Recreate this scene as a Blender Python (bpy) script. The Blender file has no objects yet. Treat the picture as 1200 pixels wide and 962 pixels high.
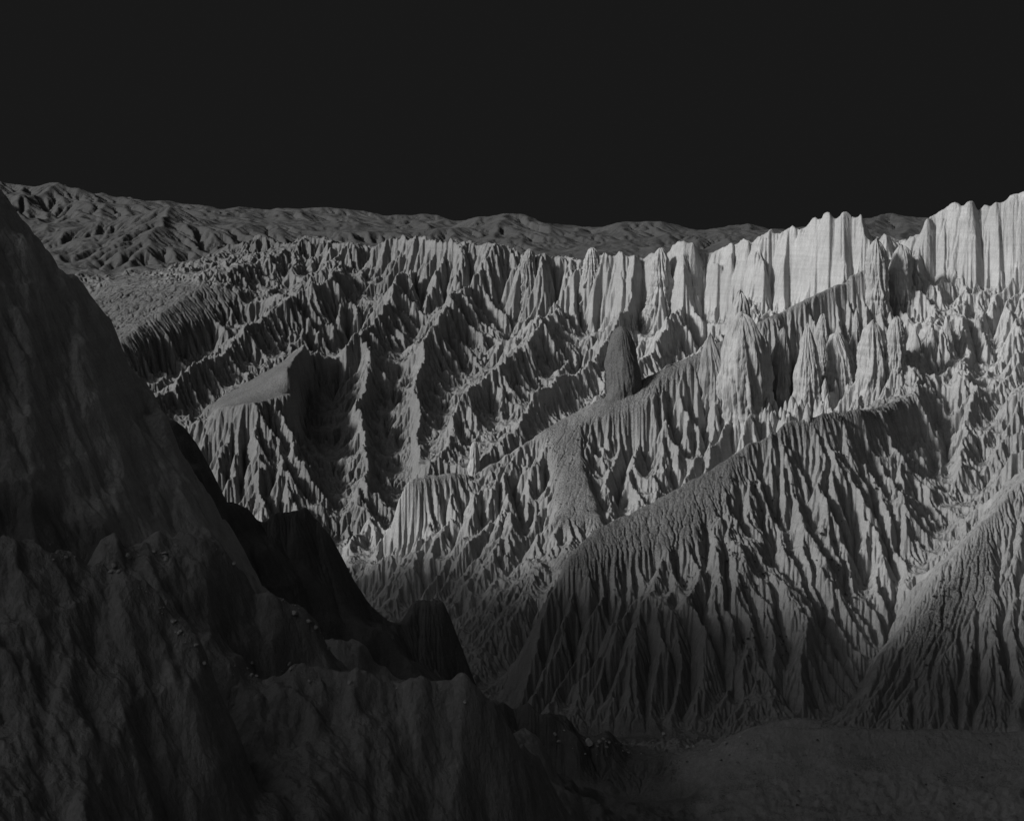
import bpy, bmesh, math, random, time
import numpy as np
from mathutils import Vector
T0 = time.time()
sc = bpy.context.scene
COL = sc.collection
F, CX, HY = 1400.0, 600.0, 240.0          # the photograph's lens, in its own pixels: focal length, centre column, horizon row

def RY(Y):
    return float(np.interp(Y, [0, 800, 1500, 2000, 4200, 9000], [0, 800, 1234, 1734, 4200, 9000]))

def W(px, py, Y):
    return ((px - CX) / F * Y, Y, -(py - HY) / F * Y)

# ------------------------------------------------------------------ noise
def hash2(ix, iy, seed):
    h = (ix.astype(np.int64) * 374761393 + iy.astype(np.int64) * 668265263 + seed * 982451653) & 0xffffffff
    h = ((h ^ (h >> 13)) * 1274126177) & 0xffffffff
    return ((h ^ (h >> 16)) & 0xffff).astype(np.float32) / 65535.0

def vnoise(x, y, seed=0):
    ix = np.floor(x).astype(np.int32); iy = np.floor(y).astype(np.int32)
    fx = (x - ix).astype(np.float32); fy = (y - iy).astype(np.float32)
    fx = fx * fx * (3 - 2 * fx); fy = fy * fy * (3 - 2 * fy)
    a = hash2(ix, iy, seed); b = hash2(ix + 1, iy, seed); c = hash2(ix, iy + 1, seed); d = hash2(ix + 1, iy + 1, seed)
    return (a + (b - a) * fx + (c - a) * fy + (a - b - c + d) * fx * fy) * 2 - 1

def fbm(x, y, octs, seed=0, gain=0.5):
    s = 0; a = 1.0; t = 0
    for o in range(octs):
        s = s + a * vnoise(x * 2 ** o + 17.3 * o, y * 2 ** o - 9.1 * o, seed + o); t += a; a *= gain
    return s / t

# ------------------------------------------------------------------ the lie of the land: crests and gully floors
CREST = [
 # left massif and the shaded spurs below it
 [(-330,-60,300),(-200,40,315),(-100,120,325),(0,215,340),(50,285,345),(90,340,350),(130,390,352),(160,440,355),(190,472,358),(215,530,362),(230,580,368),(270,637,375),(300,690,385),(350,760,400)],
 [(120,440,455),(195,478,460),(240,490,462),(246,540,465),(275,570,470),(310,600,475),(335,590,478),(370,600,482),(400,650,486),(430,675,490),(455,700,497)],
 [(480,690,500),(530,683,500),(552,720,498),(575,765,490),(620,800,485),(680,845,480)],
 [(-160,620,185),(-60,640,190),(50,640,195),(110,645,200),(170,690,200),(210,730,200),(250,780,202),(270,840,205),(285,900,208),(300,980,212)],
 [(110,648,235),(200,640,245),(265,645,250),(300,670,252),(340,700,255),(390,755,260),(420,800,265),(450,850,270)],
 [(390,765,310),(430,742,312),(470,775,315),(500,800,318),(570,820,320),(590,850,322),(640,890,330)],
 [(250,782,225),(300,780,228),(330,772,230),(370,790,232),(480,800,236),(560,815,240),(620,880,250),(670,960,260)],
 # mound at the bottom right, right hill, domed hill
 [(850,868,480),(880,848,482),(930,838,485),(1000,848,482),(1080,852,480),(1155,858,478),(1290,850,478)],
 [(1300,470,680),(1220,535,640),(1150,606,605),(1100,666,585),(1050,740,565),(1000,812,543),(975,845,530)],
 [(590,850,555),(600,790,570),(620,720,585),(650,660,600),(700,615,620),(760,590,640),(830,550,660),(880,515,675),(930,490,690),(975,482,698),(1005,480,708),(1040,472,736),(1075,463,766)],
 [(725,742,566),(760,714,572),(800,702,578),(832,736,565)], [(895,600,640),(862,674,592),(838,765,562),(815,845,536)], [(950,714,585),(938,752,568),(928,812,548)],
 # middle ridge
 [(462,574,757),(475,561,760),(500,554,766),(535,551,776),(570,545,787),(640,500,812),(700,468,832),(740,447,845),(800,420,860),(850,395,878),(890,375,895),(960,340,940),(1030,300,990),(1068,278,1040)],
 [(470,642,736),(440,657,731),(415,669,726)],
 # escarpment skyline
 [(1400,180,950),(1290,190,1000),(1160,232,1050),(1125,240,1058),(1100,244,1062),(1080,265,1075),(1060,285,1090),(1021,266,1110),(1014,250,1110),(1008,233,1110),(998,232,1110),(988,239,1112),(976,250,1114),(968,241,1118),(952,241,1122),(944,251,1130),(934,256,1140),(928,268,1146),(915,264,1150),(900,273,1160),(880,272,1180),(840,272,1210),(800,290,1240),(750,295,1260),(700,294,1290),(640,297,1330),(590,295,1380),(550,277,1420),(520,262,1440),(450,266,1500),(400,270,1560),(300,268,1700),(260,283,1720),(200,303,1700)],
 # spurs of the badlands
 [(470,300,1400),(440,350,1260),(430,385,1170),(427,450,1030),(430,530,900),(415,610,790),(408,650,745)],
 [(545,310,1350),(520,340,1270),(490,378,1170),(485,430,1060),(492,500,930),(497,545,860)],
 [(660,335,1280),(630,385,1150),(570,430,1050),(520,475,960),(503,530,880)],
 [(740,340,1210),(700,395,1090),(640,440,1000),(595,490,920),(560,540,850)],
 [(800,345,1180),(760,395,1060),(720,440,970),(665,472,900),(640,500,868)],
 [(870,340,1150),(840,370,1080),(790,400,1000),(755,430,950)],
 [(490,305,1430),(440,345,1290),(390,380,1170),(355,415,1060),(335,433,1000)],
 [(345,455,960),(345,470,938),(310,473,930),(260,477,930),(226,483,935)], [(345,470,938),(366,530,880),(384,590,815)], [(300,474,930),(300,540,855),(312,590,800)], [(255,478,930),(268,540,860),(280,580,820)],
 [(440,285,1540),(380,325,1390),(300,365,1250),(240,405,1130),(200,440,1050),(170,470,980)],
 [(340,275,1650),(280,310,1500),(220,345,1370),(170,380,1250),(110,420,1120)],
 [(0,330,1500),(60,340,1550),(100,335,1560),(150,325,1600)],
 # right slope under the cliff
 [(1110,345,985),(1090,410,850),(1075,465,765),(1068,520,708),(1072,600,655)], [(1168,352,960),(1150,415,850),(1138,480,765),(1126,550,708)], [(1290,330,930),(1240,400,830),(1200,450,780)],
 [(1110,330,985),(1060,380,900),(1010,430,830),(960,460,790)],
 [(1170,350,960),(1140,400,870),(1120,440,800)],
 # far hills
 [(200,237,2300),(120,262,2300),(60,288,2200),(-60,300,2200)], [(200,237,2300),(250,258,2280),(300,285,2100)], [(200,239,2290),(185,275,2100),(150,310,1950)],
 [(-200,190,3300),(-60,200,3300),(40,210,3200),(70,213,3150),(105,226,3100),(150,239,3000)],
 [(240,243,3700),(350,244,3700),(450,247,3700),(520,248,3700)],
 [(520,258,2500),(550,252,2500),(590,249,2500),(620,253,2500),(640,256,2500),(662,267,2500)],[(690,269,2550),(720,262,2450),(750,264,2450),(770,262,2450),(800,261,2500),(830,270,2500),(870,264,2600),(910,263,2600),(960,262,2600),(1000,258,2650),(1040,251,2700),(1080,253,2700),(1200,255,2700)],
 [(590,252,2480),(600,280,2200)],[(650,258,2480),(660,275,2300)],[(760,266,2440),(720,290,2150)],[(800,265,2480),(790,285,2200)],[(1080,256,2680),(1050,275,2300)],
]
GULLY = [
 [(-150,420,400),(60,430,415),(150,540,430),(200,620,415),(260,680,425),(330,740,440),(400,790,450),(520,850,440)],
 [(-120,700,262),(50,705,260),(130,735,272),(220,760,290),(330,815,300)],
 [(130,755,218),(200,825,218),(260,868,216),(320,910,212)],
 [(-150,1010,150),(50,1010,155),(180,1030,165),(300,1050,185),(450,1040,200),(600,1060,230)],
 [(300,832,240),(400,855,248),(480,880,252),(560,905,262)],
 [(330,835,285),(450,900,285),(560,915,285)],
 [(330,800,350),(430,850,370),(560,890,390),(650,920,400)],
 [(-150,560,640),(150,540,620),(270,640,590),(340,690,590),(400,720,580),(450,760,560)],
 # valley floor
 [(560,905,490),(600,872,528),(700,864,535),(800,862,532),(840,868,525)],
 [(600,930,480),(700,935,470),(800,940,465)], [(700,1040,405),(850,1040,405),(1000,1040,405),(1250,1040,405)], [(800,1300,290),(1100,1300,290),(1400,1300,290)],[(700,1700,180),(1000,1700,180),(1400,1700,180)],
 [(900,945,448),(1100,945,445),(1290,945,445)], [(890,868,515),(1000,872,512),(1100,884,505),(1180,884,505),(1290,884,505)],
 # between the hills
 [(1180,450,800),(1150,520,742),(1118,592,690),(1085,652,645),(1060,690,615),(1035,745,600),(990,830,560),(965,852,545)],
 [(1300,420,820),(1180,450,800)], [(1036,530,700),(1048,602,655),(1060,690,615)], [(1112,425,850),(1104,490,765),(1098,560,700),(1084,640,648)],
 [(600,872,528),(585,830,585),(590,770,615),(640,725,640),(680,700,655),(770,658,690),(850,602,738),(930,520,775),(975,490,775),(1010,468,785)],
 [(402,660,748),(420,720,690),(470,765,640),(540,795,600),(585,825,580),(600,872,528)],
 [(480,705,690),(540,745,640)], [(449,590,764),(446,640,752),(462,648,742)],
 [(402,668,748),(440,648,768),(470,618,795),(560,592,835),(640,550,865),(700,515,888),(800,458,918),(880,415,955),(940,375,1005),(1000,345,1050),(1050,315,1060)],
 # foot of the cliffs
 [(980,335,1075),(930,345,1110),(900,350,1130),(840,352,1165),(790,345,1195),(750,330,1228),(700,320,1268),(640,316,1312),(590,310,1362)],
 [(1090,330,1030),(1120,328,1022),(1160,325,1015),(1290,300,970)],
 # behind the escarpment
 [(1400,330,1250),(1150,330,1300),(1000,340,1400),(850,335,1500),(700,330,1600),(560,320,1700),(450,310,1760),(300,305,1900),(150,320,1850)],
 # badland gullies
 [(500,364,1330),(465,429,1170),(458,479,1070),(462,544,950),(470,594,850),(455,614,790)],
 [(600,374,1290),(560,424,1180),(520,479,1060),(508,534,950),(490,584,830)],
 [(690,384,1240),(645,444,1100),(580,504,980),(545,549,880)],
 [(765,386,1190),(720,444,1060),(655,504,950),(610,539,870)],
 [(830,389,1130),(785,449,1010),(735,489,910)],
 [(440,324,1480),(400,409,1250),(378,474,1080),(388,534,950),(400,594,840),(402,654,755)],
 [(170,540,900),(230,600,830),(280,660,765),(340,695,725),(402,690,720)],
 [(420,344,1390),(340,406,1230),(270,456,1100),(205,504,980)],
 [(330,324,1480),(250,386,1310),(190,436,1170),(140,479,1060),(150,514,900)],
 [(-150,444,1150),(50,444,1150),(100,454,1080)], [(-150,504,800),(100,524,800)],
 # far lowland
 [(-150,320,1950),(60,315,1950),(200,315,1950),(400,300,2050),(600,303,2000),(800,300,1950),(1000,312,1900),(1300,310,1900)],
 [(0,262,2700),(150,262,2700),(300,262,2700),(450,268,2900),(600,285,3000),(800,290,3000),(1000,285,3100),(1300,285,3100)],
 [(-200,262,4100),(300,262,4100),(600,285,4100),(900,288,4100),(1300,288,4100)],
]
CREST = [[(a, b, RY(c)) for a, b, c in ln] for ln in CREST]; GULLY = [[(a, b, RY(c)) for a, b, c in ln] for ln in GULLY]     # the depths above are paced out; the far slopes stand closer and steeper
U0, U1, V0, V1 = -0.62, 0.56, math.log(130.0), math.log(4200.0)

def raster(du):
    nu = int(round((U1 - U0) / du)) + 1; nv = int(round((V1 - V0) / du)) + 1
    z = np.zeros((nv, nu), np.float64); n = np.zeros((nv, nu), np.float64); g = np.zeros((nv, nu), bool)
    for kind, lines in ((0, CREST), (1, GULLY)):
        for ln in lines:
            for (a, b) in zip(ln, ln[1:]):
                A = np.array(W(*a)); B = np.array(W(*b))
                m = int(max(abs(a[0] - b[0]) / F, abs(math.log(a[2] / b[2]))) / du * 2.5) + 2
                t = np.linspace(0, 1, m)[:, None]; P = A + (B - A) * t
                i = np.round((np.log(P[:, 1]) - V0) / du).astype(int); j = np.round((P[:, 0] / P[:, 1] - U0) / du).astype(int)
                ok = (i >= 0) & (i < nv) & (j >= 0) & (j < nu)
                np.add.at(z, (i[ok], j[ok]), P[ok, 2]); np.add.at(n, (i[ok], j[ok]), 1)
                if kind: g[i[ok], j[ok]] = True
    m = n > 0; z[m] /= n[m]
    return z, m, g

def resize(a, shape):
    nv, nu = shape; av, au = a.shape
    y = np.linspace(0, av - 1, nv); x = np.linspace(0, au - 1, nu)
    iy = np.minimum(y.astype(int), av - 2); ix = np.minimum(x.astype(int), au - 2)
    fy = (y - iy)[:, None]; fx = (x - ix)[None, :]
    a00 = a[iy][:, ix]; a01 = a[iy][:, ix + 1]; a10 = a[iy + 1][:, ix]; a11 = a[iy + 1][:, ix + 1]
    return a00 * (1 - fy) * (1 - fx) + a01 * (1 - fy) * fx + a10 * fy * (1 - fx) + a11 * fy * fx

def macro(du):
    h = None
    for k, its in ((16, 400), (8, 250), (4, 160), (2, 90), (1, 50)):
        z, m, g = raster(du * k)
        h = np.full(z.shape, -120.0) if h is None else resize(h, z.shape)
        for _ in range(its):
            h[m] = z[m]
            p = np.pad(h, 1, mode='edge')
            h = (p[:-2, 1:-1] + p[2:, 1:-1] + p[1:-1, :-2] + p[1:-1, 2:]) * 0.25
        h[m] = z[m]
    return h, m, g

NB = [(-1, 0, 1.0), (1, 0, 1.0), (0, -1, 1.0), (0, 1, 1.0), (-1, -1, 1.4142), (-1, 1, 1.4142), (1, -1, 1.4142), (1, 1, 1.4142)]

RNG = np.random.default_rng(5)
def flow(h, cell, jit=0.45):
    nv, nu = h.shape; N = nv * nu
    best = np.zeros(h.shape, np.float32); rc = np.arange(N, dtype=np.int32).reshape(nv, nu).copy(); own = rc.copy(); dist = np.ones(h.shape, np.float32)
    for di, dj, d in NB:
        a = slice(max(0, -di), nv - max(0, di)); b = slice(max(0, -dj), nu - max(0, dj))
        c = slice(max(0, di), nv + min(0, di)); e = slice(max(0, dj), nu + min(0, dj))
        s = ((h[a, b] - h[c, e]) / d).astype(np.float32)
        s *= 1 + jit * (RNG.random(s.shape, np.float32) - 0.5) * 2
        w = s > best[a, b]
        best[a, b][w] = s[w]; rc[a, b][w] = own[c, e][w]; dist[a, b][w] = d
    return rc.ravel(), dist.ravel()

def erode(h, du, rows_Y, kmap, its, kdt, smax, fixed=None, diff=0.0, seed=0):
    nv, nu = h.shape; N = nv * nu
    cell = (rows_Y * du)[:, None]
    own = np.arange(N, dtype=np.int32)
    for it in range(its):
        rc, dist = flow(h, cell)
        # depth of every node in its drainage tree, by pointer doubling
        jump = rc.copy(); lev = (rc != own).astype(np.int32)
        while True:
            nl = lev[jump]
            if not nl.any(): break
            lev = lev + nl; jump = jump[jump]
        order = np.argsort(lev.astype(np.int16), kind='stable')
        ends = np.cumsum(np.bincount(lev))
        A = np.ones(N, np.float32)
        for L in range(len(ends) - 1, 0, -1):
            ix = order[ends[L - 1]:ends[L]]
            np.add.at(A, rc[ix], A[ix])
        Fk = (kdt * kmap.ravel() * np.sqrt(A) / dist).astype(np.float64)
        if fixed is not None: Fk[fixed.ravel()] = 0
        hf = h.ravel().copy()
        for L in range(1, len(ends)):
            ix = order[ends[L - 1]:ends[L]]; f = Fk[ix]
            hf[ix] = (hf[ix] + f * hf[rc[ix]]) / (1 + f)
        h = hf.reshape(nv, nu)
        # steepest slope the rock holds, then a little creep
        for _ in range(2):
            for ax in (0, 1):
                d = np.diff(h, axis=ax)
                c = cell if ax else (cell[1:] + cell[:-1]) / 2
                sm = smax[:, 1:] if ax else smax[1:]
                ex = np.sign(d) * np.maximum(np.abs(d) - sm * c, 0) * 0.25
                if ax: h[:, :-1] += ex; h[:, 1:] -= ex
                else: h[:-1] += ex; h[1:] -= ex
        if diff:
            p = np.pad(h, 1, mode='edge')
            h = h + diff * ((p[:-2, 1:-1] + p[2:, 1:-1] + p[1:-1, :-2] + p[1:-1, 2:]) * 0.25 - h)
        # fill single-node pits
        p = np.pad(h, 1, mode='edge')
        mn = np.minimum.reduce([p[1 + di:1 + di + nv, 1 + dj:1 + dj + nu] for di, dj, d in NB])
        h = np.where(h < mn, mn + 1e-3, h)
    return h, A.reshape(nv, nu)

def inpoly(x, y, poly):
    c = np.zeros(x.shape, bool); n = len(poly)
    for k in range(n):
        x1, y1 = poly[k]; x2, y2 = poly[k - 1]
        if y1 == y2: continue
        c ^= ((y1 > y) != (y2 > y)) & (x < (x2 - x1) * (y - y1) / (y2 - y1) + x1)
    return c

def blur(a, n):
    for _ in range(n):
        p = np.pad(a, 1, mode='edge'); a = (p[:-2, 1:-1] + p[2:, 1:-1] + p[1:-1, :-2] + p[1:-1, 2:] + a) * 0.2
    return a

DU = 0.0012; SKY_GLOW = 7.5
def grid(du):
    nu = int(round((U1 - U0) / du)) + 1; nv = int(round((V1 - V0) / du)) + 1
    u = U0 + du * np.arange(nu); Y = np.exp(V0 + du * np.arange(nv))
    return u, Y

# polygons in plan, written as photo pixels plus a depth band; h gives each node its row
SMOOTH = [  # (polygon, Ymin, Ymax, erodibility)
 ([(222,486),(290,438),(340,398),(372,396),(348,442),(352,468),(300,476)], 915, 1120, 0.03),
 ([(640,672),(700,600),(765,578),(835,540),(890,505),(870,560),(845,610),(800,650),(740,660),(690,690)], 560, 700, 0.15),
 ([(880,520),(930,483),(1000,478),(1060,460),(1050,485),(980,500),(920,520)], 640, 760, 0.6),
 ([(685,462),(765,428),(770,480),(760,505),(690,512)], 800, 885, 0.04),
 ([(630,510),(690,475),(690,520),(700,580),(720,620),(640,620),(650,560)], 660, 850, 0.10),
 ([(1170,590),(1170,700),(1080,780),(1040,770),(1080,720),(1120,660)], 480, 640, 0.22),
 ([(460,566),(500,546),(570,536),(640,492),(690,458),(690,477),(640,513),(570,557),(500,567),(464,585)], 740, 850, 0.10),
 ([(700,462),(745,442),(830,404),(900,366),(960,335),(1040,288),(1040,310),(960,352),(900,384),(830,425),(745,470),(700,480)], 820, 1050, 0.15),
 ([(90,350),(150,320),(250,330),(300,345),(230,400),(150,430),(90,410)], 1100, 1750, 0.2),
]
# which crest every point belongs to
REGION = ['massif', 'spur', 'butte', 'near_spur', 'near_spur', 'near_spur', 'near_spur', 'mound', 'right', 'dome', 'dome', 'dome', 'dome', 'middle', 'toe', 'cliff'] + ['badland'] * 6 + ['badland', 'terrace', 'badland', 'badland', 'badland', 'badland', 'badland', 'badland'] + ['cliff', 'cliff', 'cliff', 'cliff', 'cliff'] + ['far'] * 20
NAMES = [('hillside', ('massif', 'spur'), 'dark shaded hillside rising steeply out of the left edge', 'hillside'),
 ('foreground_ridge', ('near_spur', 'butte'), 'dark shaded ridges with stony crests along the bottom left', 'ridge'),
 ('earth_mound', ('mound',), 'low rounded earth mound along the bottom right of the valley', 'mound'),
 ('scrub_hill', ('right',), 'smooth scrub covered hill cut by the right edge', 'hill'),
 ('domed_hill', ('dome',), 'large domed hill with rain gullies and a smooth scrubby left flank', 'hill'),
 ('fluted_ridge', ('middle', 'toe'), 'fluted middle ridge ending in a pale blunt nose above the valley', 'ridge'),
 ('cliff_escarpment', ('cliff',), 'pale columned cliffs along the right skyline with gullied ground below', 'cliff'),
 ('badlands_slope', ('badland',), 'sharp finned badland spurs descending from the middle skyline', 'badlands'),
 ('grassy_terrace', ('terrace',), 'smooth dark flat terrace among the finned badlands at left', 'terrace'),
 ('distant_hills', ('far',), 'dim low hills along the far skyline behind the badlands', 'hills'),
 ('valley_floor', ('floor',), 'dark flat valley floor at the foot of the hills', 'ground')]
names_flat = [r for _, rs, _, _ in NAMES for r in rs]
KEEP = ('massif', 'spur', 'butte', 'near_spur', 'mound', 'right', 'dome', 'middle')
def which(u, Y):
    best = np.full((len(Y), len(u)), 1e9, np.float32); lab = np.zeros((len(Y), len(u)), np.int16); keep = best.copy()
    U_, V_ = np.meshgrid(u.astype(np.float32), np.log(Y).astype(np.float32))
    lines = [(REGION[k], ln) for k, ln in enumerate(CREST)] + [('floor', l) for l in ([(560,905,490),(600,872,528),(700,864,535),(800,862,532),(840,868,525)], [(600,930,480),(700,935,470),(800,940,465)], [(700,1040,405),(850,1040,405),(1000,1040,405),(1250,1040,405)])]
    for r, ln in lines:
        li = names_flat.index(r)
        for a, b in zip(ln, ln[1:]):
            ax, ay, bx, by = (a[0] - CX) / F, math.log(a[2]), (b[0] - CX) / F, math.log(b[2])
            dx, dy = bx - ax, by - ay; t = np.clip(((U_ - ax) * dx + (V_ - ay) * dy) / (dx * dx + dy * dy + 1e-12), 0, 1)
            d = np.hypot(U_ - ax - t * dx, V_ - ay - t * dy) * (4 if r == 'floor' else 1.6 if r == 'mound' else 1); w = d < best
            if r in KEEP: keep = np.minimum(keep, d)
            best = np.where(w, d, best); lab = np.where(w, li, lab)
    return lab, keep


K_OF = dict(massif=.12, spur=.25, butte=.25, near_spur=.05, mound=.06, right=.40, dome=.65, middle=1, toe=.8, cliff=1, badland=1, terrace=1, far=.8, floor=.04)
def kfields(h, u, Y):
    """how easily each place erodes, where it stays smooth, how steep it can stand, where cliffs and fins are; worked out coarsely and spread"""
    d = max(1, int(round(0.0036 / (u[1] - u[0]))))
    hc, uc, Yc = h[::d, ::d], u[::d], Y[::d]
    Yg = Yc[:, None] + 0 * hc; LU = np.repeat(uc[None, :], len(Yc), 0); LV = np.log(Yg)
    px = CX + F * LU + 9 * fbm(LU / 0.03, LV / 0.03, 3, 61); py = HY - F * hc / Yg + 9 * fbm(LU / 0.03, LV / 0.03, 3, 65)
    lab, keep = which(uc, Yc)
    k = np.array([K_OF[r] for r in names_flat])[lab]
    sm = np.zeros(hc.shape)
    for poly, ya, yb, kk in SMOOTH:
        m = inpoly(px, py, poly) & (Yg > RY(ya)) & (Yg < RY(yb))
        k[m] = kk; sm[m] = 1.0
    k = k * np.clip(0.3 + keep / 0.008, 0, 1)
    px = CX + F * LU; py = HY - F * hc / Yg
    top = np.interp(px, [640, 800, 920, 1000, 1060, 1110, 1200], [280, 275, 255, 224, 262, 228, 212]); foot = np.interp(px, [640, 750, 840, 900, 985, 1060, 1090, 1200], [332, 340, 355, 355, 338, 300, 335, 325])
    cliff = ((py > top) & (py < foot) & (Yg > 899) & (Yg < 1185) & (px > 725)).astype(float)
    k = np.where(cliff > 0, np.where(px > 1072, 0.12, 0.30), k)
    isb = np.isin(lab, [names_flat.index('badland'), names_flat.index('cliff')])
    spiky = ((1 - sm) * (1 - cliff) * (isb & (Yg > 740) & (Yg < 1440))).astype(float)
    smax = np.where((Yg > 740) & (Yg < 1440), 2.6, 1.9); smax = np.where((Yg > 920) & (Yg < 1190) & (px > 600), 3.2, smax)
    return tuple(resize(blur(a, n), h.shape) for a, n in ((k, 3), (sm, 5), (smax, 3), (cliff, 2), (spiky, 3)))

def worley(x, y, seed):
    ix = np.floor(x).astype(np.int32); iy = np.floor(y).astype(np.int32)
    d1 = np.full(x.shape, 9.0, np.float32); v = np.zeros(x.shape, np.float32)
    for di in (-1, 0, 1):
        for dj in (-1, 0, 1):
            cx = ix + di; cy = iy + dj
            px = cx + hash2(cx, cy, seed); py = cy + hash2(cx, cy, seed + 7)
            d = np.hypot(x - px, y - py).astype(np.float32); w = d < d1
            d1 = np.where(w, d, d1); v = np.where(w, hash2(cx, cy, seed + 13), v)
    return d1, v

def bilin(h, i, j):
    nv, nu = h.shape
    i = np.clip(i, 0, nv - 1.001); j = np.clip(j, 0, nu - 1.001)
    i0 = i.astype(int); j0 = j.astype(int); fi = i - i0; fj = j - j0
    return h[i0, j0] * (1 - fi) * (1 - fj) + h[i0, j0 + 1] * (1 - fi) * fj + h[i0 + 1, j0] * fi * (1 - fj) + h[i0 + 1, j0 + 1] * fi * fj

def build_L1():
    d2 = DU * 4
    h, m, g = macro(d2)
    u, Y = grid(d2)
    Yg = Y[:, None] + 0 * h
    LU = np.repeat(u[None, :], len(Y), 0); LV = np.log(Yg)
    k, sm, smax, cliff, spiky = kfields(h, u, Y); 
    amp = Yg * np.where(spiky > 0.5, 0.011, np.where((Yg > 520) & (Yg < 800), 0.007, 0.012)) * np.minimum(1, k * 1.5) * np.where(Yg > 1534, 0.35, 1) * np.where(Yg < 500, 2.2, 1)
    h = h + amp * (fbm(LU / 0.045, LV / 0.045, 4, 3) - 0.15) * (~g)
    h, A = erode(h, d2, Y, k * (1 + 0.5 * fbm(LU / 0.05, LV / 0.05, 2, 9)), 16, 0.05, smax, fixed=g)
    print('L2', round(time.time() - T0, 1))
    d1 = DU * 2; u, Y = grid(d1); h = resize(h, (len(Y), len(u)))
    Yg = Y[:, None] + 0 * h; LU = np.repeat(u[None, :], len(Y), 0); LV = np.log(Yg)
    k, sm, smax, cliff, spiky = kfields(h, u, Y)
    # columns of the cliffs: scalloped in plan; everything else meanders a little
    J, I = np.meshgrid(np.arange(len(u)), np.arange(len(Y)))
    cu = LU + 0.006 * vnoise(LU / 0.03, LV / 0.05, 50)
    bw = np.abs(vnoise(cu / 0.024, LV / 0.06, 51)) * 0.018 * (0.75 + 0.5 * vnoise(LU / 0.07, LV / 0.3, 57)) + np.abs(vnoise(cu / 0.009, LV / 0.022, 52)) * 0.008 * (0.6 + vnoise(LU / 0.04, LV / 0.03, 53))
    cd, cv = worley(cu / 0.017, LV / 0.07, 151); cd2, cv2 = worley(cu / 0.007, LV / 0.03, 153)
    bw = bw + 0.012 * cv + 0.005 * cv2 - 0.006
    wr = (1 - sm) * (1 - cliff) * 0.005
    bw = bw + 0.006 * vnoise(h / 9.0, LU / 0.035, 161) + 0.003 * vnoise(h / 3.5, LU / 0.02, 163)      # hard beds jut out, soft ones are undercut
    h = bilin(h, I + ((bw - 0.007) * cliff * np.where(LU > 0.337, 0.45, 1) + wr * vnoise(LU / 0.025, LV / 0.025, 54)) / d1, J + wr * vnoise(LU / 0.022, LV / 0.03, 55) / d1)
    h = h + Yg * 0.003 * fbm(LU / 0.011, LV / 0.013, 3, 31) * np.minimum(1, k * 1.5) * np.where(Yg > 1534, 0.3, 1) * np.where(Yg < 500, 2.0, 1)
    h = h + cliff * Yg * (0.005 * vnoise(LU / 0.006, LV / 0.1, 58) + 0.012 * (cv - 0.5) + 0.007 * (cv2 - 0.5))
    nr = np.where((Yg < 520) & (LU < 0.09), 1.0, 0.0); nr = blur(nr, 12)
    h = h + nr * Yg * (0.042 * (0.25 - np.abs(fbm(LU / 0.10, LV / 0.16, 2, 71))) + 0.018 * (0.25 - np.abs(fbm(LU / 0.035, LV / 0.06, 3, 73))) + 0.008 * fbm(LU / 0.02, LV / 0.02, 3, 75))
    wx = LU - 0.35 * LV + 0.004 * vnoise(LU / 0.02, LV / 0.02, 5)
    wd, wv = worley(wx / 0.0065, LV / 0.014, 77)
    h = h + spiky * Yg * 0.005 * np.maximum(0, 1 - wd * 1.3) * (0.35 + 0.65 * wv)
    h, A = erode(h, d1, Y, k * (1 + 0.5 * fbm(LU / 0.03, LV / 0.03, 2, 19)), 6, 0.05, smax)
    h = blur(h, 1)
    print('L1', round(time.time() - T0, 1))
    return h, u, Y

def window(h1, u1, Y1, ua, ub, ya, yb, du, steps, edge=24):
    """the same land, cut finer, its detail fading out towards the edges of the window"""
    u = np.arange(ua, ub + du / 2, du); Y = np.exp(np.arange(math.log(ya), math.log(yb) + du / 2, du))
    J = (u - u1[0]) / (u1[1] - u1[0]); I = (np.log(Y) - math.log(Y1[0])) / (math.log(Y1[1] / Y1[0]))
    II, JJ = np.meshgrid(I, J, indexing='ij')
    base = bilin(h1, II, JJ); h = base
    Yg = Y[:, None] + 0 * h; LU = np.repeat(u[None, :], len(Y), 0); LV = np.log(Yg)
    k, sm, smax, cliff, spiky = kfields(h, u, Y)
    far = np.where(Yg > 1534, 0.4, 1)
    # beds of harder and softer rock stand out as ledges
    h = h + np.where(Yg < 1434, 1.0, 0) * (0.5 + 1.3 * cliff) * vnoise(h / 4.5 + 0 * LU, LU / 0.06, 33) * np.where(Yg < 480, 0, 1) * (1 - sm)
    if ya < 400: h = h + 1.3 * vnoise(h / 6.0, LU / 0.2, 34) + 0.35 * vnoise(h / 1.7, LU / 0.1, 35)
    if ya > 1400: h = h + Yg * 0.010 * (0.22 - np.abs(fbm(LU / 0.05, LV / 0.12, 3, 88)))
    for lam, amp, its, kd in steps:
        h = h + Yg * amp * fbm(LU / lam, LV / lam, 3, int(41 + 1e5 * lam)) * np.minimum(1, k * 1.5 + np.where(Yg < 470, 0.5, 0.05)) * far
        h, A = erode(h, du, Y, k * (1 + 0.6 * fbm(LU / 0.02, LV / 0.02, 2, 29)), its, kd, smax)
    h = h + Yg * (0.0015 if ya < 400 else 0.0006 if ya > 1400 else 0.00025) * fbm(LU / 0.007, LV / 0.007, 4, 95) * far
    nv, nu = h.shape
    e = np.minimum(np.minimum(np.arange(nv), np.arange(nv)[::-1])[:, None], np.minimum(np.arange(nu), np.arange(nu)[::-1])[None, :])
    h = base + (h - base) * np.clip(e / edge, 0, 1)
    print('window', round(time.time() - T0, 1), h.shape)
    return h, u, Y, sm, cliff, spiky

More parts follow.
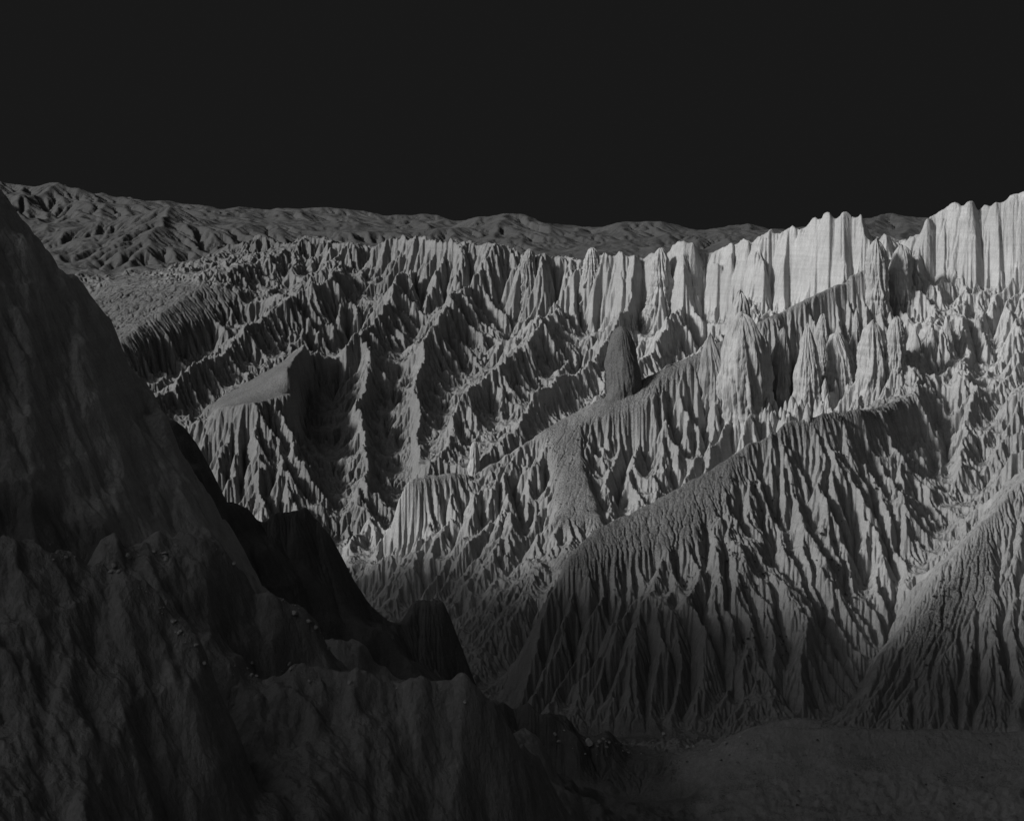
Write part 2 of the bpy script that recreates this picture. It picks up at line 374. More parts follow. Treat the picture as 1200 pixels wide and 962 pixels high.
H1, U1G, Y1G = build_L1()
NEAR = window(H1, U1G, Y1G, -0.475, 0.475, 140.0, 466.0, 0.0013, ((0.012, 0.005, 4, 0.05), (0.005, 0.003, 1, 0.04)))
MAIN = window(H1, U1G, Y1G, -0.475, 0.475, 465.6, 1450.0, 0.0007, ((0.006, 0.0034, 20, 0.11), (0.0027, 0.0014, 11, 0.10)))
FAR = window(H1, U1G, Y1G, -0.475, 0.475, 1449.0, 4190.0, 0.0014, ((0.010, 0.0012, 12, 0.07), (0.004, 0.0014, 8, 0.09)))
# ------------------------------------------------------------------ materials
def new_mat(name):
    m = bpy.data.materials.new(name); m.use_nodes = True; nt = m.node_tree; nt.nodes.clear(); return m, nt

def rock_mat(name, tone=None, veg=None, bump=1.0, dark=0.11):
    """weathered clay rock; tone = its grey, veg = how much dark soil and scrub covers it (None: read from the mesh)"""
    m, nt = new_mat(name); N = nt.nodes.new; L = nt.links.new
    out = N('ShaderNodeOutputMaterial'); bs = N('ShaderNodeBsdfPrincipled'); L(bs.outputs[0], out.inputs[0])
    bs.inputs['Roughness'].default_value = 0.95; bs.inputs['Specular IOR Level'].default_value = 0.08
    geo = N('ShaderNodeNewGeometry')
    def noise(vec, scale, detail, rough=0.6):
        n = N('ShaderNodeTexNoise'); n.inputs['Scale'].default_value = scale; n.inputs['Detail'].default_value = detail; n.inputs['Roughness'].default_value = rough
        L(vec, n.inputs['Vector']); return n.outputs['Fac']
    def math_(op, a, b):
        n = N('ShaderNodeMath'); n.operation = op
        for i, v in enumerate((a, b)):
            if isinstance(v, (int, float)): n.inputs[i].default_value = v
            else: L(v, n.inputs[i])
        return n.outputs[0]
    def ramp(v, lo, hi, a, b):
        n = N('ShaderNodeMapRange'); n.inputs['From Min'].default_value = lo; n.inputs['From Max'].default_value = hi
        n.inputs['To Min'].default_value = a; n.inputs['To Max'].default_value = b; L(v, n.inputs['Value']); return n.outputs[0]
    def scaled(x, y, z):
        n = N('ShaderNodeVectorMath'); n.operation = 'MULTIPLY'; L(geo.outputs['Position'], n.inputs[0]); n.inputs[1].default_value = (x, y, z); return n.outputs[0]
    runnel = noise(scaled(1, 1, 0.16), 0.55, 5, 0.62)          # rain runnels, drawn out down the slope
    grain = noise(scaled(1, 1, 1), 1.3, 6, 0.7)
    strata = noise(scaled(0.05, 0.05, 1), 0.4, 5, 0.75)      # beds
    patch = noise(scaled(1, 1, 1), 0.02, 4, 0.6)
    if tone is None:
        t = N('ShaderNodeAttribute'); t.attribute_name = 'tone'; tone_v = t.outputs['Fac']
        g = N('ShaderNodeAttribute'); g.attribute_name = 'scrub'; veg_v = g.outputs['Fac']
    else:
        t = N('ShaderNodeValue'); t.outputs[0].default_value = tone; tone_v = t.outputs[0]
        g = N('ShaderNodeValue'); g.outputs[0].default_value = veg; veg_v = g.outputs[0]
    c = math_('MULTIPLY', tone_v, ramp(strata, 0.3, 0.7, 0.9, 1.08))
    c = math_('MULTIPLY', c, ramp(patch, 0.3, 0.7, 0.85, 1.12))
    c = math_('MULTIPLY', c, ramp(grain, 0.3, 0.7, 0.86, 1.14))
    c = math_('MULTIPLY', c, ramp(noise(scaled(1, 1, 0.10), 0.35, 4, 0.7), 0.35, 0.65, 0.88, 1.08))     # stains washed down the face
    # scrub breaks up into tufts
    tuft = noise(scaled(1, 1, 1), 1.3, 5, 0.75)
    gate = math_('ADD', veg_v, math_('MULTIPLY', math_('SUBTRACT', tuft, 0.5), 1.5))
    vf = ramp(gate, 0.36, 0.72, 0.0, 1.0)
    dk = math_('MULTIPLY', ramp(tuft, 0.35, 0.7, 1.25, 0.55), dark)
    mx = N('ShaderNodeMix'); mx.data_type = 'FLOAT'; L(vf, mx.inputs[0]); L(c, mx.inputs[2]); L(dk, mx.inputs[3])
    cc = N('ShaderNodeCombineColor'); v = mx.outputs[0]
    for i in range(3): L(v, cc.inputs[i])
    L(cc.outputs[0], bs.inputs['Base Color'])
    hsum = math_('ADD', math_('MULTIPLY', runnel, 1.0), math_('MULTIPLY', grain, 0.35))
    bp = N('ShaderNodeBump'); bp.inputs['Strength'].default_value = 0.8; bp.inputs['Distance'].default_value = bump; L(hsum, bp.inputs['Height'])
    L(bp.outputs[0], bs.inputs['Normal'])
    return m

M_LAND = rock_mat('eroded_clay', bump=1.3)
M_PALE = rock_mat('pale_clay', 0.40, 0.0, 1.6)
M_MID = rock_mat('grey_clay', 0.30, 0.05, 1.4)
M_DARK = rock_mat('soil_covered_clay', 0.16, 0.62, 0.6, 0.10)
M_STONE = rock_mat('pale_stone', 0.34, 0.0, 0.08)
M_DULL = rock_mat('dull_stone', 0.2, 0.1, 0.08)

def shrub_mat():
    m, nt = new_mat('scrub_leaves'); N = nt.nodes.new; L = nt.links.new
    out = N('ShaderNodeOutputMaterial'); bs = N('ShaderNodeBsdfPrincipled'); L(bs.outputs[0], out.inputs[0])
    bs.inputs['Roughness'].default_value = 0.8
    oi = N('ShaderNodeNewGeometry'); mr = N('ShaderNodeMapRange'); mr.inputs['To Min'].default_value = 0.025; mr.inputs['To Max'].default_value = 0.075
    L(oi.outputs['Random Per Island'], mr.inputs['Value']); L(mr.outputs[0], bs.inputs['Base Color']); return m
M_SHRUB = shrub_mat()

# ------------------------------------------------------------------ meshes from the height grids
def smoothstep(a, b, x):
    t = np.clip((x - a) / (b - a), 0, 1); return t * t * (3 - 2 * t)

def tag(o, label, cat, kind=None, group=None):
    o['label'] = label; o['category'] = cat
    if kind: o['kind'] = kind
    if group: o['group'] = group
    return o

def fields(h, u, Y, sm, cliff, spiky):
    Yg = Y[:, None] + 0 * h; px = CX + F * u[None, :] + 0 * h; py = HY - F * h / Yg
    dv = math.log(Y[1] / Y[0]); gv, gu = np.gradient(h, dv, u[1] - u[0]); s = np.hypot(gv, gu) / Yg
    nz = fbm(px / 30, np.log(Yg) * 40, 3, 91)
    # pale beds to the right, duller ones to the left and in the far hills
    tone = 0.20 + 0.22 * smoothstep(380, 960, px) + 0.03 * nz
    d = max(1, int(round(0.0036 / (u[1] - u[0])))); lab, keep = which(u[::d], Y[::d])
    tl = np.array([dict(massif=.40, spur=.13, butte=.13, near_spur=.23, mound=.24, right=.19, dome=.215, middle=.29, toe=.3, floor=.16).get(r, -1) for r in names_flat])[lab]  # massif paler, spur and butte darker: their light and deep shade painted in
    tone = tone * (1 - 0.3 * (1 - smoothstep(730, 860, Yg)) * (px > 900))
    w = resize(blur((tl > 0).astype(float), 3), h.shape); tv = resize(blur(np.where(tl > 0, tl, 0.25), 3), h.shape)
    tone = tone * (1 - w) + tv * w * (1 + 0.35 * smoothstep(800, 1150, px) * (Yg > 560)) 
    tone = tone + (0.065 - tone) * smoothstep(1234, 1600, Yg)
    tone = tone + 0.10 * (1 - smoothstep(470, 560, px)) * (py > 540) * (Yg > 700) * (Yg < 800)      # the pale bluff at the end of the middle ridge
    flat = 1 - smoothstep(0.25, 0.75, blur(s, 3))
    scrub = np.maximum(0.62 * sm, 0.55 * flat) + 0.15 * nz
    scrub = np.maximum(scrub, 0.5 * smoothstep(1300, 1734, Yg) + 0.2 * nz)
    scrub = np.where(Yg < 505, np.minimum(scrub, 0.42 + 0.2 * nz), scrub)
    return np.clip(tone, 0.08, 0.5), np.clip(scrub, 0, 1)

def cut(X, Y, Z, tone, scrub, mask):
    """the faces of a height grid where mask holds"""
    nv, nu = Z.shape
    idx = np.arange(nv * nu, dtype=np.int64).reshape(nv, nu)
    q = np.stack([idx[:-1, :-1], idx[:-1, 1:], idx[1:, 1:], idx[1:, :-1]], -1)[mask]
    used = np.zeros(nv * nu, bool); used[q.ravel()] = True
    remap = np.cumsum(used, dtype=np.int64) - 1
    co = np.stack([X.ravel()[used], Y.ravel()[used], Z.ravel()[used]], -1).astype(np.float32)
    return co, remap[q].astype(np.int32), tone.ravel()[used].astype(np.float32), scrub.ravel()[used].astype(np.float32)

def land(name, pieces, mat):
    off = 0; qs = []
    for c, q, t, g in pieces: qs.append(q + off); off += len(c)
    co = np.concatenate([c for c, q, t, g in pieces]); qq = np.concatenate(qs).ravel(); nq = len(qq) // 4
    me = bpy.data.meshes.new(name)
    me.vertices.add(len(co)); me.vertices.foreach_set('co', co.ravel())
    me.loops.add(nq * 4); me.loops.foreach_set('vertex_index', qq)
    me.polygons.add(nq); me.polygons.foreach_set('loop_start', np.arange(0, nq * 4, 4, dtype=np.int32))
    me.update(calc_edges=True); me.shade_smooth()
    for nm, k in (('tone', 2), ('scrub', 3)):
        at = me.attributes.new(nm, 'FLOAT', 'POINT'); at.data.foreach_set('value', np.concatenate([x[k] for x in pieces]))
    me.materials.append(mat)
    o = bpy.data.objects.new(name, me); COL.objects.link(o); return o

PIECES = {}
def emit(win, far=False):
    h, u, Y, sm, cliff, spiky = win
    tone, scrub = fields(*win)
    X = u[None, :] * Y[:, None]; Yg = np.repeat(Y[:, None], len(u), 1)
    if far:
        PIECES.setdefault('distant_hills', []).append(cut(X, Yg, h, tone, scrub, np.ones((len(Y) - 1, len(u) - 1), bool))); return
    uc, Yc = u[::6], Y[::6]; lab, _ = which(uc, Yc)
    lab = lab[np.minimum(np.arange(len(Y) - 1) // 6, len(Yc) - 1)][:, np.minimum(np.arange(len(u) - 1) // 6, len(uc) - 1)]
    lab = np.where(lab == names_flat.index('far'), names_flat.index('badland'), lab)
    for nm, rs, label, cat in NAMES:
        m = np.isin(lab, [names_flat.index(r) for r in rs])
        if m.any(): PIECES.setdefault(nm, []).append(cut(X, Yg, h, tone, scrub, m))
emit(NEAR); emit(MAIN); emit(FAR, True)
for nm, rs, label, cat in NAMES:
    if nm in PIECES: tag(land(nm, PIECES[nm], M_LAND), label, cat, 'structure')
print('land', round(time.time() - T0, 1))

# ------------------------------------------------------------------ the ground all round, out to the horizon
def outer_ground():
    t = np.linspace(-1, 1, 361); ax = np.sinh(t * 5.2) / math.sinh(5.2)
    xs = ax * 30000; ys = ax * 30000 + 300
    X, Y = np.meshgrid(xs, ys)
    Yc = np.clip(Y, 135, 4150); u = np.clip(X / np.maximum(Y, 135), -0.615, 0.555)
    I = (np.log(Yc) - math.log(Y1G[0])) / math.log(Y1G[1] / Y1G[0]); J = (u - U1G[0]) / (U1G[1] - U1G[0])
    Hs = H1.copy()
    for _ in range(30):                                        # stays below every gully of the finer land
        p = np.pad(Hs, 1, mode='edge'); Hs = np.minimum.reduce([Hs, p[:-2, 1:-1], p[2:, 1:-1], p[1:-1, :-2], p[1:-1, 2:]])
    inside = (X > -0.61 * Y) & (X < 0.55 * Y) & (Y > 132) & (Y < 4185)
    z = np.where(inside, bilin(Hs, I, J) - 20, bilin(H1, I, J))
    # the ridge that shades the valley goes on up to the left, outside the picture
    pts = [(-205, 325, 66), (-330, 250, 150), (-470, 130, 255), (-560, -120, 290), (-480, -420, 90), (-300, -800, 40)]
    spur = [(-205, 325, 66), (-325, 470, 2), (-345, 560, -15)]  # unseen side hill, added to throw shade on the middle ridge's lower face
    for (x1, y1, z1), (x2, y2, z2) in list(zip(pts, pts[1:])) + list(zip(spur, spur[1:])):
        dx, dy = x2 - x1, y2 - y1; q = np.clip(((X - x1) * dx + (Y - y1) * dy) / (dx * dx + dy * dy), 0, 1)
        d = np.hypot(X - x1 - q * dx, Y - y1 - q * dy)
        z = np.maximum(z, np.where(inside, -1e9, z1 + (z2 - z1) * q - 0.95 * d + 6 * fbm(X / 60, Y / 60, 4, 5)))
    # the knoll the camera stands on
    z = np.maximum(z, np.where(Y < 128, -1.7 - 0.78 * np.maximum(0, np.hypot(X, Y) - 1.5), -1e9))
    r = np.hypot(X, Y); z = np.where(r > 4150, z + (-0.036 * r - z) * smoothstep(4150, 6000, r), z)
    tone = np.full(X.shape, 0.12); scrub = 0.35 + 0.3 * fbm(X / 80, Y / 80, 3, 8)
    pieces = [cut(X, Y, z, tone, np.clip(scrub, 0, 1), np.ones((360, 360), bool))]
    for a, b in ((0, int((-0.4735 - U1G[0]) / (U1G[1] - U1G[0])) + 1), (int((0.4735 - U1G[0]) / (U1G[1] - U1G[0])), len(U1G))):      # the land to either side of the picture
        us, hs = U1G[a:b + 1], H1[:, a:b + 1]; t_, s_ = fields(hs, us, Y1G, np.zeros(hs.shape), None, None)
        Xs = us[None, :] * Y1G[:, None]; pieces.append(cut(Xs, np.repeat(Y1G[:, None], len(us), 1), hs, t_, s_, np.ones((hs.shape[0] - 1, hs.shape[1] - 1), bool)))
    return tag(land('ground', pieces, M_LAND), 'dry open ground reaching to the horizon', 'ground', 'structure')
outer_ground()

# ------------------------------------------------------------------ where a line of sight meets the land
def hit(px, py):
    h, u, Y = MAIN[:3]
    j = int(round(((px - CX) / F - u[0]) / (u[1] - u[0]))); j = max(0, min(len(u) - 1, j))
    ray = -(py - HY) / F * Y
    w = np.nonzero(h[:, j] >= ray)[0]
    if not len(w): return None
    return np.array([u[j] * Y[w[0]], Y[w[0]], h[w[0], j]])
def ground_z(x, y):
    h, u, Y = MAIN[:3]
    i = (math.log(y) - math.log(Y[0])) / math.log(Y[1] / Y[0]); j = (x / y - u[0]) / (u[1] - u[0])
    return float(bilin(h, np.array([i]), np.array([j]))[0])

# ------------------------------------------------------------------ rock towers
def cyl_noise(th, z, R, seed, fr, fz):
    return vnoise(np.cos(th) * R * fr + 31.7 * seed, np.sin(th) * R * fr + z * fz, seed) + 0.5 * vnoise(np.cos(th) * R * fr * 2.3 + z * fz * 1.7, np.sin(th) * R * fr * 2.3 - 11.3 * seed, seed + 3)

def rock_tower(name, label, px, top, base, half, shape, mat, seed, Y=None, group=None, nth=132, nz=120, cat='rock spire', lean=0.0):
    if Y is None:
        p = hit(px, base); Y = p[1] + half / F * p[1] * 0.7
    R = half / F * Y; x = (px - CX) / F * Y; zt = -(top - HY) / F * Y
    zb = min(-(base - HY) / F * Y, ground_z(x, Y)); Hh = zt - zb; deep = 0.35 * Hh + 2.4 * R
    t = np.linspace(-deep / Hh, 1, nz)
    t = np.where(t > 0.75, 0.75 + 0.25 * ((t - 0.75) / 0.25) ** 0.8, t)
    tt = np.clip(t, 0, 1)
    if shape == 'bullet': r = R * np.clip(1 - tt ** 3.2, 0, 1) ** 0.5 * (0.86 + 0.2 * (1 - tt))
    elif shape == 'cone': r = R * (1 - tt ** 1.3) ** 0.75
    elif shape == 'butte': r = R * np.clip(1 - tt ** 5, 0, 1) ** 0.6 * (0.74 + 0.36 * (1 - tt) ** 1.6)
    else: r = R * np.clip(1 - tt ** 6, 0, 1) ** 0.55 * (0.78 + 0.3 * (1 - tt) ** 1.5)
    r = r * np.where(t < 0, 1 - t * 0.9, 1)
    th = np.linspace(0, 2 * math.pi, nth, endpoint=False)
    TH, T = np.meshgrid(th, t); Rr = np.repeat(r[:, None], nth, 1); Z = zb + T * Hh
    fl = -np.abs(cyl_noise(TH, Z, 1.0, seed, 2.1, 0.35 / R)) * 0.36 - np.abs(cyl_noise(TH, Z, 1.0, seed + 20, 5.5, 0.5 / R)) * 0.20
    lump = 0.13 * cyl_noise(TH, Z, 1.0, seed + 40, 0.9, 1.0 / R)
    gain = np.clip(0.45 + 0.75 * (1 - T), 0, 1.4) * (0.25 if shape == 'bullet' else 1.0)
    led = 0.035 * vnoise(Z * 0.9 / max(1, R / 6) + 0 * TH, TH * 0 + seed, seed + 60)
    rough = 0.06 * cyl_noise(TH, Z, 1.0, seed + 90, 9.0, 2.2 / R) + 0.035 * cyl_noise(TH, Z, 1.0, seed + 95, 19.0, 7.0 / R)
    Rr = Rr * (1 + 0.12 + fl * gain + lump + led * (0.15 if shape == 'bullet' else 1) + rough * (0.4 if shape == 'bullet' else 1))
    top_j = (T > 0.5) * 0.05 * Hh * cyl_noise(TH, Z, 1.0, seed + 80, 1.6, 0.2 / R) * (T - 0.5) * (0.3 if shape == 'bullet' else 1.2)
    cx = x + lean * R * T + 0.12 * R * vnoise(T * 2.2, T * 0 + seed, seed + 5)
    co = np.stack([cx + np.cos(TH) * Rr, Y + np.sin(TH) * Rr * 0.9, Z + top_j], -1)
    org = np.array([x, Y, zb]); verts = (co - org).reshape(-1, 3); verts = np.vstack([verts, co[-1].mean(0) - org + np.array([0, 0, 0.02 * R])])
    i = np.arange(nz * nth).reshape(nz, nth); nx = np.roll(i, -1, 1)
    faces = [tuple(q) for q in np.stack([i[:-1], nx[:-1], nx[1:], i[1:]], -1).reshape(-1, 4).tolist()]
    faces += [(int(a), int(b), nz * nth) for a, b in zip(i[-1], nx[-1])]
    me = bpy.data.meshes.new(name); me.from_pydata(verts.tolist(), [], faces); me.shade_smooth(); me.materials.append(mat)
    o = bpy.data.objects.new(name, me); o.location = org; COL.objects.link(o)
    return tag(o, label, cat, None, group)

rock_tower('rock_pinnacle', 'dark smooth bullet shaped pinnacle standing alone on the middle ridge crest', 729, 382, 462, 20, 'bullet', M_DARK, 1, Y=RY(846), lean=-0.12)
rock_tower('rock_butte', 'broad pale butte with a blunt top, largest tower on the middle ridge', 872, 368, 492, 33, 'butte', M_PALE, 2)
rock_tower('rock_spire', 'pale conical spire just left of the broad pale butte', 834, 391, 480, 23, 'cone', M_MID, 3)
rock_tower('rock_tower', 'slim round topped pale tower rising behind the broad pale butte', 867, 342, 400, 15, 'column', M_PALE, 4, Y=RY(930))
rock_tower('rock_column', 'grey shaded column at the right foot of the broad pale butte', 914, 385, 484, 12, 'column', M_MID, 5, lean=0.3)
rock_tower('rock_column', 'tall pale column with a pointed top, second right of the broad butte', 945, 380, 482, 20, 'cone', M_PALE, 6)
rock_tower('rock_column', 'narrow pale column behind the tall pointed column', 963, 368, 440, 10, 'column', M_PALE, 7)
rock_tower('rock_column', 'smooth pale bulging column in the middle of the columns above the domed hill', 987, 390, 452, 17, 'column', M_PALE, 8, lean=-0.35)
rock_tower('rock_column', 'pale column with a narrow neck behind the smooth bulging column', 1001, 362, 430, 9, 'cone', M_PALE, 9, lean=0.4)
rock_tower('rock_column', 'pale column right of the smooth bulging column with a rounded shoulder', 1021, 376, 458, 19, 'butte', M_PALE, 10, lean=0.25)
rock_tower('rock_column', 'pale leaning column at the right end of the columns above the domed hill', 1046, 372, 440, 12, 'column', M_PALE, 11, lean=0.5)
rock_tower('rock_tower', 'pale tapering tower below the skyline saddle, left of a squarer one', 1029, 282, 362, 15, 'column', M_PALE, 12)
rock_tower('rock_tower', 'squarish pale tower below the skyline saddle beside the big right cliff', 1056, 287, 362, 16, 'column', M_PALE, 13)
rock_tower('rock_tower', 'pale tower standing proud of the low cliff in the middle of the skyline', 693, 291, 326, 11, 'column', M_PALE, 14)
rock_tower('rock_tower', 'pale blunt tower on the skyline cliff where the cliff starts to rise right', 775, 291, 336, 12, 'column', M_PALE, 15)
rock_tower('rock_tower', 'small grey tower at the left end of the low skyline cliff', 620, 292, 326, 9, 'column', M_MID, 16)
rock_tower('rock_slab', 'small upright pale slab in the gully behind the middle ridge', 556, 517, 552, 7, 'column', M_PALE, 17, nth=48, nz=40, cat='rock slab')
rnd = random.Random(11)
for k in range(34):
    q = k / 33 if k < 22 else (k - 22) / 11
    if k < 22: px, py = 893 + 130 * q + rnd.uniform(-6, 6), 503 - 48 * q + rnd.uniform(-16, 8)
    else: px, py = 1040 + 105 * q + rnd.uniform(-8, 8), 440 - 40 * q + rnd.uniform(-26, 12)
    p = hit(px, py)
    if p is None or not 640 < p[1] < 960: continue
    s = rnd.uniform(0.7, 1.35)
    rock_tower('clay_pinnacle', 'small sharp clay pinnacle in the rows between the domed hill and the tall columns', px, py - 17 * s, py + 2, 5.2 * s, 'cone', M_PALE, 100 + k, group='small clay pinnacles above the domed hill', nth=28, nz=22, cat='pinnacle')
print('towers', round(time.time() - T0, 1))

# ------------------------------------------------------------------ scrub
def shrub_mesh(seed, n=110):
    r = random.Random(seed); vs_, fs = [], []
    for k in range(n):
        a, e, d = r.uniform(0, 6.283), r.uniform(-0.1, 1.5), r.uniform(0.35, 1.0) ** 0.6
        lob = 0.75 + 0.35 * math.sin(3 * a + seed)
        c = Vector((math.cos(a) * math.cos(e) * d * lob, math.sin(a) * math.cos(e) * d * lob, 0.12 + 0.62 * max(0, math.sin(e)) * d))
        s = r.uniform(0.10, 0.22); b = len(vs_)
        ax = Vector((r.gauss(0, 1), r.gauss(0, 1), r.gauss(0, 1))).normalized(); t1 = ax.orthogonal().normalized(); t2 = ax.cross(t1)
        for (p, q) in ((-1, 0), (0, -0.55), (1, 0), (0, 0.55)): vs_.append(c + t1 * p * s + t2 * q * s)
        fs.append((b, b + 1, b + 2, b + 3))
    for k in range(5):                                          # stems
        a = k * 1.26 + r.uniform(-.3, .3); b = len(vs_); tip = Vector((math.cos(a) * .5, math.sin(a) * .5, .45)); sd = Vector((-math.sin(a), math.cos(a), 0)) * .03
        up = Vector((0, 0, .03)); ro = Vector((0, 0, -0.25))
        vs_ += [ro - sd, ro + sd, ro + up * 2 + Vector((0, 0, .05)), tip]; fs += [(b, b + 1, b + 3), (b + 1, b + 2, b + 3), (b + 2, b, b + 3)]
    me = bpy.data.meshes.new('shrub'); me.from_pydata([tuple(v) for v in vs_], [], fs); me.materials.append(M_SHRUB); return me
SHRUBS = [shrub_mesh(k) for k in range(5)]
def shrub(px, py, size, label, group, ymin=480, ymax=900):
    p = hit(px, py)
    if p is None or not ymin < p[1] < ymax: return
    o = bpy.data.objects.new('shrub', rnd.choice(SHRUBS)); o.location = p[:3]; o.rotation_euler = (0, 0, rnd.uniform(0, 6.28))
    o.scale = (size, size * rnd.uniform(.8, 1.1), size * rnd.uniform(.8, 1.2)); COL.objects.link(o); tag(o, label, 'shrub', None, group)
def scatter(n, poly, lo, hi, label, group, clumps=0):
    xs = [p[0] for p in poly]; ys = [p[1] for p in poly]; cs = []; got = 0; tries = 0
    while got < n and tries < n * 40:
        tries += 1
        if clumps and (len(cs) < clumps): cs.append((rnd.uniform(min(xs), max(xs)), rnd.uniform(min(ys), max(ys))))
        if clumps and rnd.random() < 0.7: c = rnd.choice(cs); x, y = c[0] + rnd.gauss(0, 9), c[1] + rnd.gauss(0, 9)
        else: x, y = rnd.uniform(min(xs), max(xs)), rnd.uniform(min(ys), max(ys))
        if not inpoly(np.array([x]), np.array([y]), poly)[0]: continue
        got += 1; shrub(x, y, lo + (hi - lo) * rnd.random() ** 2, label, group)
for px, py, s, lb in ((985, 494, 3.4, 'largest dark bush just under the crest of the domed hill'), (972, 511, 1.8, 'dark bush below the largest bush on the domed hill'), (857, 563, 2.2, 'dark bush high on the left flank of the domed hill'), (884, 569, 2.6, 'dark spreading bush on the middle rib of the domed hill'), (860, 652, 2.6, 'dark bush low in the left gully of the domed hill'), (896, 676, 2.4, 'dark bush on a rib low on the face of the domed hill'), (963, 628, 2.0, 'dark bush right of the deep middle gully on the domed hill')):
    shrub(px, py, s, lb, None)
scatter(120, [(830,560),(930,500),(1000,500),(1040,600),(1000,760),(860,780),(790,700),(820,610)], 0.5, 1.5, 'small dark scrub bush on the gullied face of the domed hill', 'scrub bushes on the face of the domed hill', 14)
scatter(70, [(670,660),(760,600),(840,555),(850,640),(800,700),(720,700)], 0.4, 0.9, 'tiny dark scrub bush on the smooth left flank of the domed hill', 'scrub bushes on the flank of the domed hill')
scatter(60, [(1150,600),(1150,790),(1040,830),(1060,740),(1105,660)], 0.5, 1.3, 'small dark scrub bush on the hill cut by the right edge', 'scrub bushes on the right hill', 8)
scatter(30, [(640,505),(685,500),(700,600),(650,610)], 0.6, 1.3, 'tiny dark scrub bush on the soil streak of the middle ridge', 'scrub bushes on the middle ridge')

# ------------------------------------------------------------------ stones
def stone_mesh(seed):
    bm = bmesh.new(); bmesh.ops.create_icosphere(bm, subdivisions=3, radius=1)
    r = random.Random(seed); cuts = [(Vector((r.gauss(0, 1), r.gauss(0, 1), r.gauss(0, 1))).normalized(), r.uniform(.55, .85)) for _ in range(9)]
    for v in bm.verts:
        for n, d in cuts:
            e = v.co.dot(n) - d
            if e > 0: v.co -= n * e * 0.92
        v.co *= 1 + 0.06 * math.sin(5 * v.co.x + seed) * math.cos(4 * v.co.y); v.co.z *= 0.7
    me = bpy.data.meshes.new('stone'); bm.to_mesh(me); bm.free(); return me
STONES = []
for k in range(4):
    me = stone_mesh(k); me.materials.append(M_STONE); STONES.append(me)
def stone(name, x, y, z, s, label, cat, group=None):
    o = bpy.data.objects.new(name, rnd.choice(STONES)); o.location = (x, y, z + 0.25 * s); o.rotation_euler = (rnd.uniform(-.3, .3), rnd.uniform(-.3, .3), rnd.uniform(0, 6.28))
    o.scale = (s * rnd.uniform(.9, 1.3), s, s * rnd.uniform(.7, 1.1)); COL.objects.link(o); tag(o, label, cat, None, group)
def near_hit(px, py):
    for win in (NEAR, MAIN):
        h, u, Y = win[:3]; j = max(0, min(len(u) - 1, int(round(((px - CX) / F - u[0]) / (u[1] - u[0])))))
        w_ = np.nonzero(h[:, j] >= -(py - HY) / F * Y)[0]
        if len(w_): return u[j] * Y[w_[0]], Y[w_[0]], h[w_[0], j]
p = near_hit(691, 872); stone('boulder', p[0], p[1], p[2], 1.9, 'pale boulder lying on the dark valley floor', 'boulder')
h_, u_, Y_ = NEAR[:3]
def crest_stones(line, n, lo, hi, label, group):
    for k in range(n):
        i = rnd.randrange(len(line) - 1); q = rnd.random(); a, b = line[i], line[i + 1]
        x = a[0] + (b[0] - a[0]) * q; y = a[1] + (b[1] - a[1]) * q + rnd.uniform(-2, 14)
        p = near_hit(x, y)
        if p is None or p[1] > 345: continue
        stone('stone', p[0], p[1], p[2], lo + (hi - lo) * rnd.random() ** 3, label, 'stone', group)
crest_stones([(52,642),(110,647),(170,692),(210,732),(245,778)], 40, 0.12, 0.6, 'small pale stone on the stony rim of the nearest dark ridge at left', 'stones on the nearest ridge')
crest_stones([(120,652),(200,642),(265,647),(300,672),(340,702),(385,750)], 45, 0.15, 0.8, 'small pale stone along the rim of the dark ridge behind the nearest one', 'stones on the second ridge')
crest_stones([(255,785),(330,775),(370,792),(480,802),(560,818)], 40, 0.12, 0.6, 'small pale stone on the low dark ridge at the bottom', 'stones on the low ridge')
for k in range(60):
    p = near_hit(rnd.uniform(565, 890), rnd.uniform(856, 886))
    if p is None or p[1] < 440: continue
    stone('stone', p[0], p[1], p[2], 0.25 + 0.8 * rnd.random() ** 3, 'small pale stone scattered on the dark valley floor', 'stone', 'stones on the valley floor')
for k in range(45):
    p = near_hit(rnd.uniform(700, 1190), rnd.uniform(846, 945))
    if p is None or p[1] > 530: continue
    s = 0.35 + 0.55 * rnd.random() ** 2
    o = bpy.data.objects.new('shrub', rnd.choice(SHRUBS)); o.location = p; o.rotation_euler = (0, 0, rnd.uniform(0, 6.28)); o.scale = (s, s, s); COL.objects.link(o)
    tag(o, 'tiny dark scrub bush on the low mound and valley floor at the bottom', 'shrub', None, 'scrub bushes on the valley floor')
print('things', round(time.time() - T0, 1))


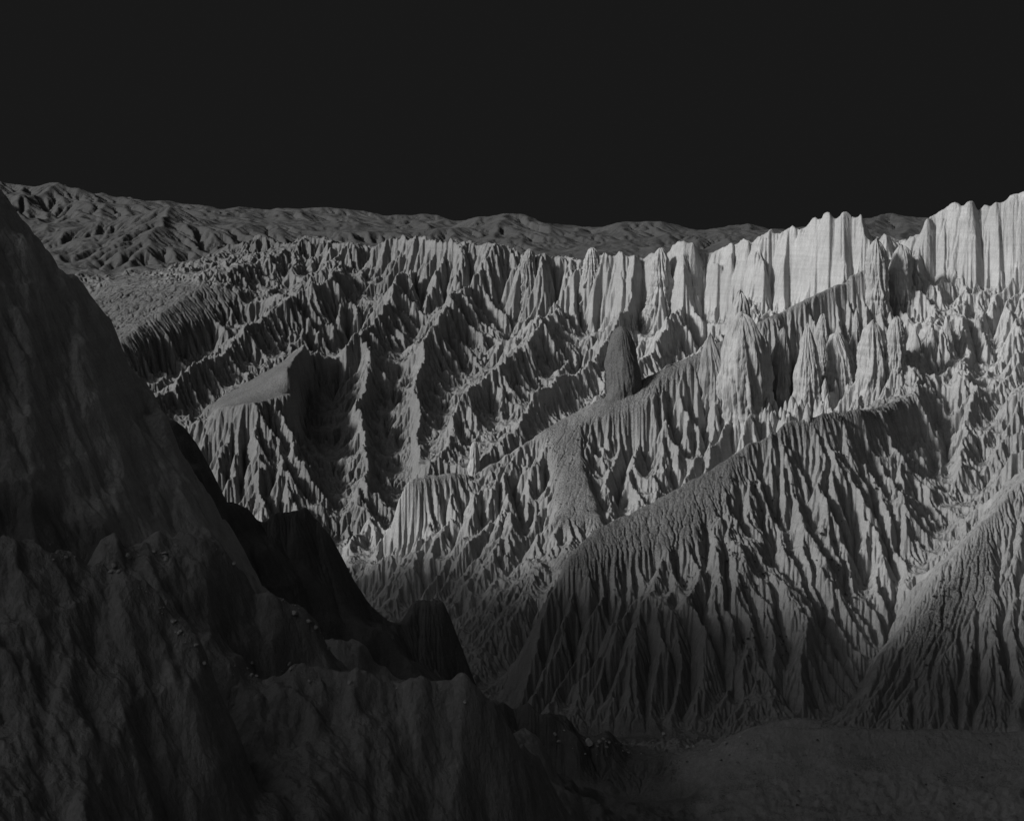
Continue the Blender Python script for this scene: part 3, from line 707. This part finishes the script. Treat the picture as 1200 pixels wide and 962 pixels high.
# ------------------------------------------------------------------ light, sky, camera
SUN = Vector((-0.80, -0.43, 0.475)).normalized()
S = bpy.data.lights.new('sun', 'SUN'); S.energy = 3.4; S.angle = math.radians(7); S.color = (1, 0.995, 0.985)
so = bpy.data.objects.new('sun', S); COL.objects.link(so); so.rotation_euler = SUN.to_track_quat('Z', 'Y').to_euler()
w = bpy.data.worlds.new('World'); sc.world = w; w.use_nodes = True; nt = w.node_tree
sky = nt.nodes.new('ShaderNodeTexSky'); sky.sky_type = 'NISHITA'; sky.sun_disc = False
sky.sun_elevation = math.asin(SUN.z); sky.sun_rotation = math.atan2(SUN.x, SUN.y); sky.altitude = 8000; sky.air_density = 0.2; sky.dust_density = 0; sky.ozone_density = 1
N = nt.nodes.new; L = nt.links.new
sep = N('ShaderNodeSeparateColor'); L(sky.outputs[0], sep.inputs[0])      # the picture is black and white, taken through a deep red filter: only the red of the sky counts
def m_(op, a, b):
    n = N('ShaderNodeMath'); n.operation = op
    for i, v in enumerate((a, b)):
        if isinstance(v, (int, float)): n.inputs[i].default_value = v
        else: L(v, n.inputs[i])
    return n.outputs[0]
tc = N('ShaderNodeTexCoord'); dt = N('ShaderNodeVectorMath'); dt.operation = 'DOT_PRODUCT'; L(tc.outputs['Generated'], dt.inputs[0]); dt.inputs[1].default_value = SUN
mr = N('ShaderNodeMapRange'); mr.interpolation_type = 'SMOOTHSTEP'; L(dt.outputs['Value'], mr.inputs['Value'])
mr.inputs['From Min'].default_value = 0.5; mr.inputs['From Max'].default_value = 1.0; mr.inputs['To Min'].default_value = 0; mr.inputs['To Max'].default_value = SKY_GLOW
v = m_('ADD', m_('MINIMUM', m_('MULTIPLY', sep.outputs[0], 0.25), 0.06), m_('ADD', mr.outputs[0], 0.056))   # broad glow added round the sun to fill the shaded slopes
cmb = N('ShaderNodeCombineColor')
for i in range(3): L(v, cmb.inputs[i])
bg = nt.nodes['Background']; L(cmb.outputs[0], bg.inputs[0]); bg.inputs[1].default_value = 0.08
cam = bpy.data.cameras.new('camera'); co_ = bpy.data.objects.new('camera', cam); COL.objects.link(co_)
co_.rotation_euler = (math.pi / 2, 0, 0); cam.sensor_width = 36; cam.lens = 36 * F / 1200; cam.shift_y = -(481 - HY) / 1200
cam.clip_start = 0.5; cam.clip_end = 90000; sc.camera = co_
vs = sc.view_settings; vs.view_transform = 'Standard'; vs.look = 'None'; vs.exposure = 0; vs.gamma = 1; vs.use_curve_mapping = False
print('done', round(time.time() - T0, 1))
